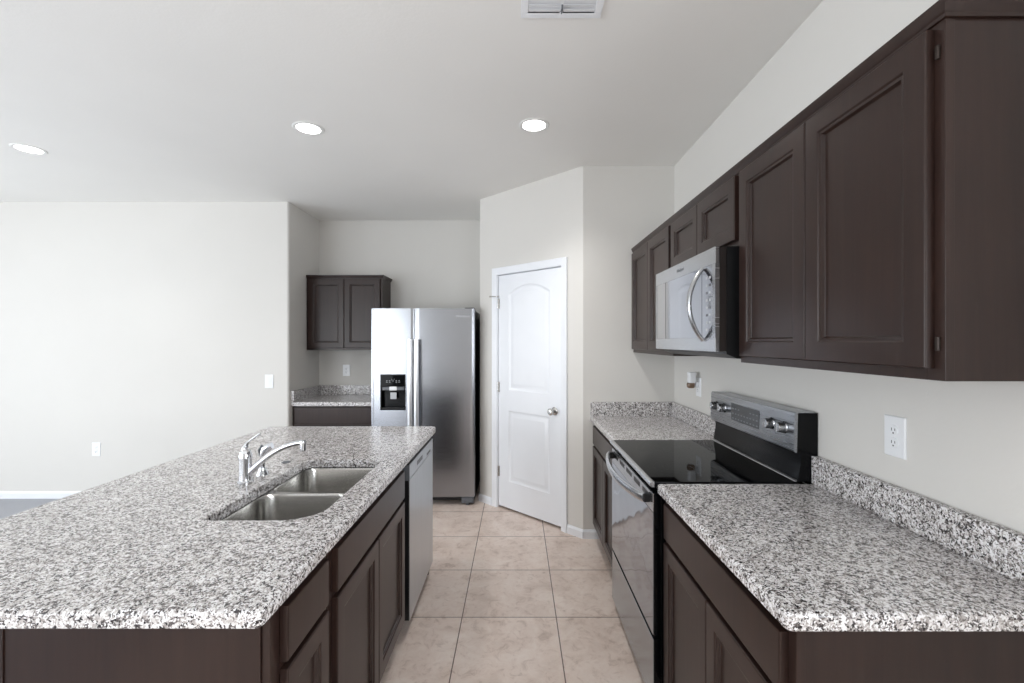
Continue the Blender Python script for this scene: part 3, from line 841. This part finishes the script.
cabinet('wall_cabinet', 'two-door dark brown wall cabinet in the niche left of the refrigerator', PN, u0, u1, 1.378, 2.115, YN-4.612-0.001, pair(u0, u1, 1.400, 2.098, 0.02))
bm = molding('m', [(u0, 4.6114), (u1+0.0006, 4.6114), (u1+0.0006, YN-0.001)][::-1], 2.103, '')
o = obj('crown_molding', bm, 'wood'); fix_origin(o); tag(o, 'dark brown molding along the top of the niche wall cabinet', 'molding')

def make_fridge():
    x0, x1, yf_, yb = -1.296, -0.372, 4.05, 4.85
    t = thing('refrigerator', 'stainless steel side-by-side refrigerator with an ice and water dispenser', 'refrigerator', ((x0+x1)/2, 4.45, 0))
    zt = 1.760
    bm = B(); box(bm, x0+0.006, x1-0.006, 4.125, yb, 0.03, zt-0.012, 0.004); obj('body', bm, 'black', t)
    sp = -0.909
    def door_rings(bm, a, b, z0, z1, hole=None):
        # plan profile, gently convex front; vertical grid so a hole can be cut
        n_ = 24; us = [a+(b-a)*k/n_ for k in range(n_+1)]
        if hole: us = sorted(set([u_ for u_ in us if all(abs(u_-h_) > 0.006 for h_ in hole[:2])]+list(hole[:2])))
        zs = [z0, z1] if not hole else [z0, hole[2], hole[3], z1]
        mid = (x0+x1)/2; hw = (x1-x0)/2
        def yfn(u_):
            e = min(u_-a, b-u_); edge = 0.0
            if e < 0.006: edge = 0.006*(1-math.sqrt(max(0, 1-(1-e/0.006)**2)))
            return yf_+0.012*((u_-mid)/hw)**2+edge
        g = [[bm.verts.new((u_, yfn(u_), z)) for u_ in us] for z in zs]
        for i in range(len(zs)-1):
            for j in range(len(us)-1):
                if hole and i == 1 and us[j] >= hole[0]-1e-6 and us[j+1] <= hole[1]+1e-6: continue
                bm.faces.new((g[i][j], g[i][j+1], g[i+1][j+1], g[i+1][j]))
        bk = [[bm.verts.new((u_, 4.120, z)) for u_ in us] for z in (z0, z1)]
        for j in range(len(us)-1):
            bm.faces.new((bk[0][j], bk[0][j+1], g[0][j+1], g[0][j])); bm.faces.new((bk[1][j+1], bk[1][j], g[-1][j], g[-1][j+1]))
            bm.faces.new((bk[0][j+1], bk[0][j], bk[1][j], bk[1][j+1]))
        for jj in (0, len(us)-1):
            bm.faces.new([bk[0][jj]]+[g[i][jj] for i in range(len(zs))]+[bk[1][jj]])
    hole = (-1.211, -0.989, 0.856, 1.171)
    bm = B(); door_rings(bm, x0, sp-0.003, 0.080, zt, hole); ld = obj('freezer_door', bm, 'steel_fridge', t, 'left freezer door with dispenser')
    bm = B(); door_rings(bm, sp+0.003, x1, 0.080, zt); rd = obj('fridge_door', bm, 'steel_fridge', t, 'right refrigerator door')
    # dispenser: housing lining the hole, control face above, paddle and tray below
    a, b, c, d = hole; y = yf_+0.006
    bm = B(); e = 0.008
    box(bm, a-0.002, a+e, y-0.006, y+0.055, c-0.002, d+0.002); box(bm, b-e, b+0.002, y-0.006, y+0.055, c-0.002, d+0.002)
    box(bm, a+e, b-e, y-0.006, y+0.055, c-0.002, c+e); box(bm, a+e, b-e, y-0.006, y+0.055, d-e, d+0.002); box(bm, a+e, b-e, y+0.050, y+0.055, c+e, d-e)
    dsp = obj('dispenser', bm, 'black_gloss', ld, 'black ice and water dispenser')
    bm = B(); box(bm, a+e, b-e, y-0.004, y+0.012, 1.065, d-e, 0.001); obj('dispenser_controls', bm, 'black_glass', ld)
    m_ = (a+b)/2
    bm = B()
    for q in (-0.055, -0.03, 0.03, 0.055): box(bm, m_+q-0.007, m_+q+0.007, y-0.0048, y-0.004, 1.100, 1.103); box(bm, m_+q-0.005, m_+q+0.005, y-0.0048, y-0.004, 1.112, 1.118)
    tube(bm, [(m_-0.014, y-0.0045, 1.132), (m_, y-0.0045, 1.108), (m_+0.014, y-0.0045, 1.132)], 0.0015, 6)
    obj('control_marks', bm, 'key_marks', ld)
    bm = B(); box(bm, a+e+0.004, b-e-0.004, y-0.001, y+0.02, 1.030, 1.062, 0.004); obj('dispenser_trim', bm, 'grey_plastic', ld)
    bm = B(); box(bm, m_-0.034, m_+0.034, y-0.006, y+0.02, 1.028, 1.064, 0.006); obj('nozzle', bm, 'white_plastic', ld)
    bm = B(); box(bm, m_-0.028, m_+0.028, y+0.010, y+0.016, 0.950, 1.010, 0.005); obj('paddle', bm, 'key_marks', ld)
    bm = B()
    box(bm, a+e, b-e, y+0.0, y+0.05, c+e, c+0.016, 0.002)
    for q in range(6): box(bm, a+0.03, b-0.03, y+0.006+q*0.007, y+0.009+q*0.007, c+0.016, c+0.019)
    obj('drip_tray', bm, 'black', ld)
    # handles
    for hx, par in ((sp-0.028, ld), (sp+0.030, rd)):
        h = B(); z0, z1 = 0.62, 1.485; pts = []; N_ = 18
        for k in range(N_+1):
            s = k/N_; pts.append((hx, yf_-0.046-0.012*math.sin(PI*s), z0+(z1-z0)*s))
        tube(h, pts, 0.0215, 16, 0.6, up=(1, 0, 0)); hh = obj('handle', h, 'steel_handle', par, 'long vertical stainless handle')
        for zz in (z0+0.04, z1-0.04):
            h = B(); box(h, hx-0.010, hx+0.010, yf_-0.042, yf_+0.010, zz-0.020, zz+0.020, 0.004); obj('handle_mount', h, 'grey_plastic', par)
    bm = B(); box(bm, x0+0.02, x1-0.03, 4.130, 4.145, 0.028, 0.078)
    for q in range(22): xx = x0+0.05+q*0.038; box(bm, xx, xx+0.022, 4.126, 4.131, 0.040, 0.066)
    obj('base_grille', bm, 'black', t)
    for xx in (x0+0.055, x1-0.065):
        bm = B(); box(bm, xx-0.055, xx+0.055, 4.060, 4.129, 0.022, 0.074, 0.006); lathe(bm, [(0, 0), (0.02, 0), (0.02, 0.024), (0, 0.024)], (xx, 4.10, 0), 'Z', 16, False, False)
        obj('foot', bm, 'grey_plastic', t)
    for xx in (x0+0.05, x1-0.05):
        bm = B(); box(bm, xx-0.04, xx+0.04, 4.07, 4.19, zt-0.012, zt+0.008, 0.004); obj('hinge_cover', bm, 'black', t)
    text_mesh('emblem', 'Whirlpool', 0.030, 'key_marks', rd, 0.0, (x1-0.105, yf_+0.0052, 1.690))
    return t
make_fridge()

# ------------------------------------------------------------ outlets, switch, freshener
def make_plate(label, cat, loc, rotz, kind, w=0.074, h=0.120):
    """wall plate facing local -Y"""
    t = thing('wall_switch' if kind == 'switch' else 'wall_outlet', label, cat, loc, rotz)
    ORG[t.name] = Vector((0, 0, 0))
    bm = B(); front_rings(bm, lambda a, b, d: Vector((a, -d, b)), -w/2, w/2, 0, h, [(0, 0.0), (0, 0.003), (0.003, 0.0058), (0.006, 0.0062)])
    obj('plate', bm, 'white_plastic', t, local=True)
    if kind == 'switch':
        bm = B(); box(bm, -0.0165, 0.0165, -0.0082, -0.0058, h/2-0.033, h/2+0.033, 0.001); obj('rocker', bm, 'white_plastic', t, local=True)
    else:
        for s in (-1, 1):
            zc = h/2+s*0.0195
            bm = B(); lathe(bm, [(0.0, -0.0085), (0.0155, -0.0085), (0.0165, -0.0075), (0.0165, -0.006)], (0, 0, zc), 'Y', 24, False, False)
            r = obj('receptacle', bm, 'white_plastic', t, local=True)
            bm = B(); box(bm, -0.0072, -0.0050, -0.0089, -0.0080, zc-0.002, zc+0.007); box(bm, 0.0050, 0.0072, -0.0089, -0.0080, zc-0.001, zc+0.006)
            lathe(bm, [(0, -0.0089), (0.0026, -0.0089), (0.0026, -0.008)], (0, 0, zc-0.0085), 'Y', 10, False, False)
            obj('slots', bm, 'slot_shade', r, 'dark outlet slots', local=True)
    bm = B()
    for q in ((-0.030, 0.030) if kind == 'switch' else (0,)):
        lathe(bm, [(0, -0.0072), (0.0024, -0.0072), (0.003, -0.006)], (0, 0, h/2+(q*1.6 if q else 0)), 'Y', 10, False, False)
    obj('screw', bm, 'grey_plastic' if False else 'white_plastic', t, local=True)
    return t
make_plate('white wall outlet above the right foreground countertop', 'outlet', (XR-0.0003, 1.409, 1.108), -PI/2, 'outlet', 0.080, 0.126)
make_plate('white wall outlet right of the stove corner, holding an air freshener', 'outlet', (XR-0.0003, 2.930, 1.112), -PI/2, 'outlet', 0.074, 0.120)
make_plate('white wall plate in the niche above the small granite counter', 'outlet', (-1.835, YN-0.0003, 1.093), 0, 'outlet', 0.078, 0.122)
make_plate('white light switch at the right end of the living room wall', 'switch', (-2.310, YL-0.0003, 1.030), 0, 'switch', 0.080, 0.126)
make_plate('white wall outlet low on the living room wall', 'outlet', (-3.925, YL-0.0003, 0.395), 0, 'outlet', 0.080, 0.126)

t = thing('air_freshener', 'white plug-in air freshener with an amber base in the corner outlet', 'air freshener', (1.125, 2.930, 1.165))
bm = B()
rings = []
for z, w_, d_ in ((1.200, 0.024, 0.020), (1.214, 0.025, 0.026), (1.240, 0.022, 0.024), (1.262, 0.024, 0.027), (1.268, 0.022, 0.025)):
    rings.append([(1.128+x, 2.930+y, z) for x, y in rrect(-d_, d_, -w_, w_, 0.016, 0, 5)])
skin_rings(bm, rings); obj('cap', bm, 'white_plastic', t)
bm = B(); rings = []
for z, w_ in ((1.166, 0.017), (1.170, 0.021), (1.188, 0.023), (1.1995, 0.020)):
    rings.append([(1.122+x, 2.930+y, z) for x, y in rrect(-w_, w_, -w_, w_, 0.014, 0, 5)])
skin_rings(bm, rings); obj('oil_bottle', bm, 'amber', t, 'amber oil bottle')
bm = B(); box(bm, 1.150, XR-0.0095, 2.917, 2.943, 1.176, 1.204, 0.002); obj('plug', bm, 'white_plastic', t)

# ------------------------------------------------------------ ceiling lamps and vent
def can_light(x, y, label, power):
    t = thing('recessed_light', label, 'ceiling light', (x, y, CZ), 0, None)
    bm = B(); lathe(bm, [(0.068, -0.002), (0.072, -0.005), (0.086, -0.005), (0.093, -0.0005)], (x, y, CZ), 'Z', 40, False, False)
    bmesh.ops.solidify(bm, geom=list(bm.faces), thickness=0.0005)
    obj('trim_ring', bm, 'lamp_trim', t)
    bm = B(); lathe(bm, [(0, -0.0045), (0.05, -0.0040), (0.0695, -0.0025), (0.0695, -0.0008), (0, -0.0008)], (x, y, CZ), 'Z', 40, False, False)
    obj('lens', bm, 'lamp', t, 'glowing white lens')
    l = bpy.data.lights.new('lamp_light', 'SPOT'); l.energy = power; l.spot_size = math.radians(130); l.spot_blend = 0.8; l.shadow_soft_size = 0.06; l.color = (1, 0.98, 0.95)
    o = bpy.data.objects.new('lamp_light', l); COL.objects.link(o); o.parent = t; o.location = (0, 0, -0.02)
can_light(0.106, 2.750, 'lit round recessed light, rightmost of three, nearest the pantry', 62)
can_light(-1.275, 2.790, 'lit round recessed light over the island, middle of three', 42)
can_light(-3.310, 3.090, 'lit round recessed light over the living room, leftmost of three', 24)

t = thing('ceiling_vent', 'white louvered air vent in the ceiling at the top of the photo', 'vent', (0.177, 1.68, CZ))
vx0, vx1, vy0, vy1 = 0.018, 0.336, 1.515, 1.830
bm = B()
for a, b, c, d in ((vx0, vx1, vy1-0.028, vy1), (vx0, vx1, vy0, vy0+0.028), (vx0, vx0+0.028, vy0+0.028, vy1-0.028), (vx1-0.028, vx1, vy0+0.028, vy1-0.028)):
    box(bm, a, b, c, d, CZ-0.008, CZ-0.0003, 0.002)
box(bm, (vx0+vx1)/2-0.006, (vx0+vx1)/2+0.006, vy0+0.028, vy1-0.028, CZ-0.007, CZ-0.0003)
obj('frame', bm, 'white_plastic', t)
bm = B(); box(bm, vx0+0.02, vx1-0.02, vy0+0.02, vy1-0.02, CZ-0.0012, CZ-0.0003); obj('duct_backing', bm, 'white_plastic', t)
for side in (0, 1):
    a = vx0+0.030 if side == 0 else (vx0+vx1)/2+0.007; b = (vx0+vx1)/2-0.007 if side == 0 else vx1-0.030
    for q in range(11):
        yy = vy1-0.040-q*0.0235
        bm = B(); prism(bm, [(yy-0.0105, CZ-0.0065), (yy+0.0105, CZ-0.0022), (yy+0.0105, CZ-0.0034), (yy-0.0105, CZ-0.0077)], a, b, 'X')
        obj('louver', bm, 'white_plastic', t)
bm = B(); mx = (vx0+vx1)/2; box(bm, mx-0.003, mx+0.003, vy1-0.075, vy1-0.04, CZ-0.020, CZ-0.007, 0.001); lathe(bm, [(0, -0.024), (0.005, -0.024), (0.005, -0.018), (0, -0.018)], (mx, vy1-0.058, CZ), 'Z', 12, False, False)
obj('damper_lever', bm, 'grey_plastic', t)
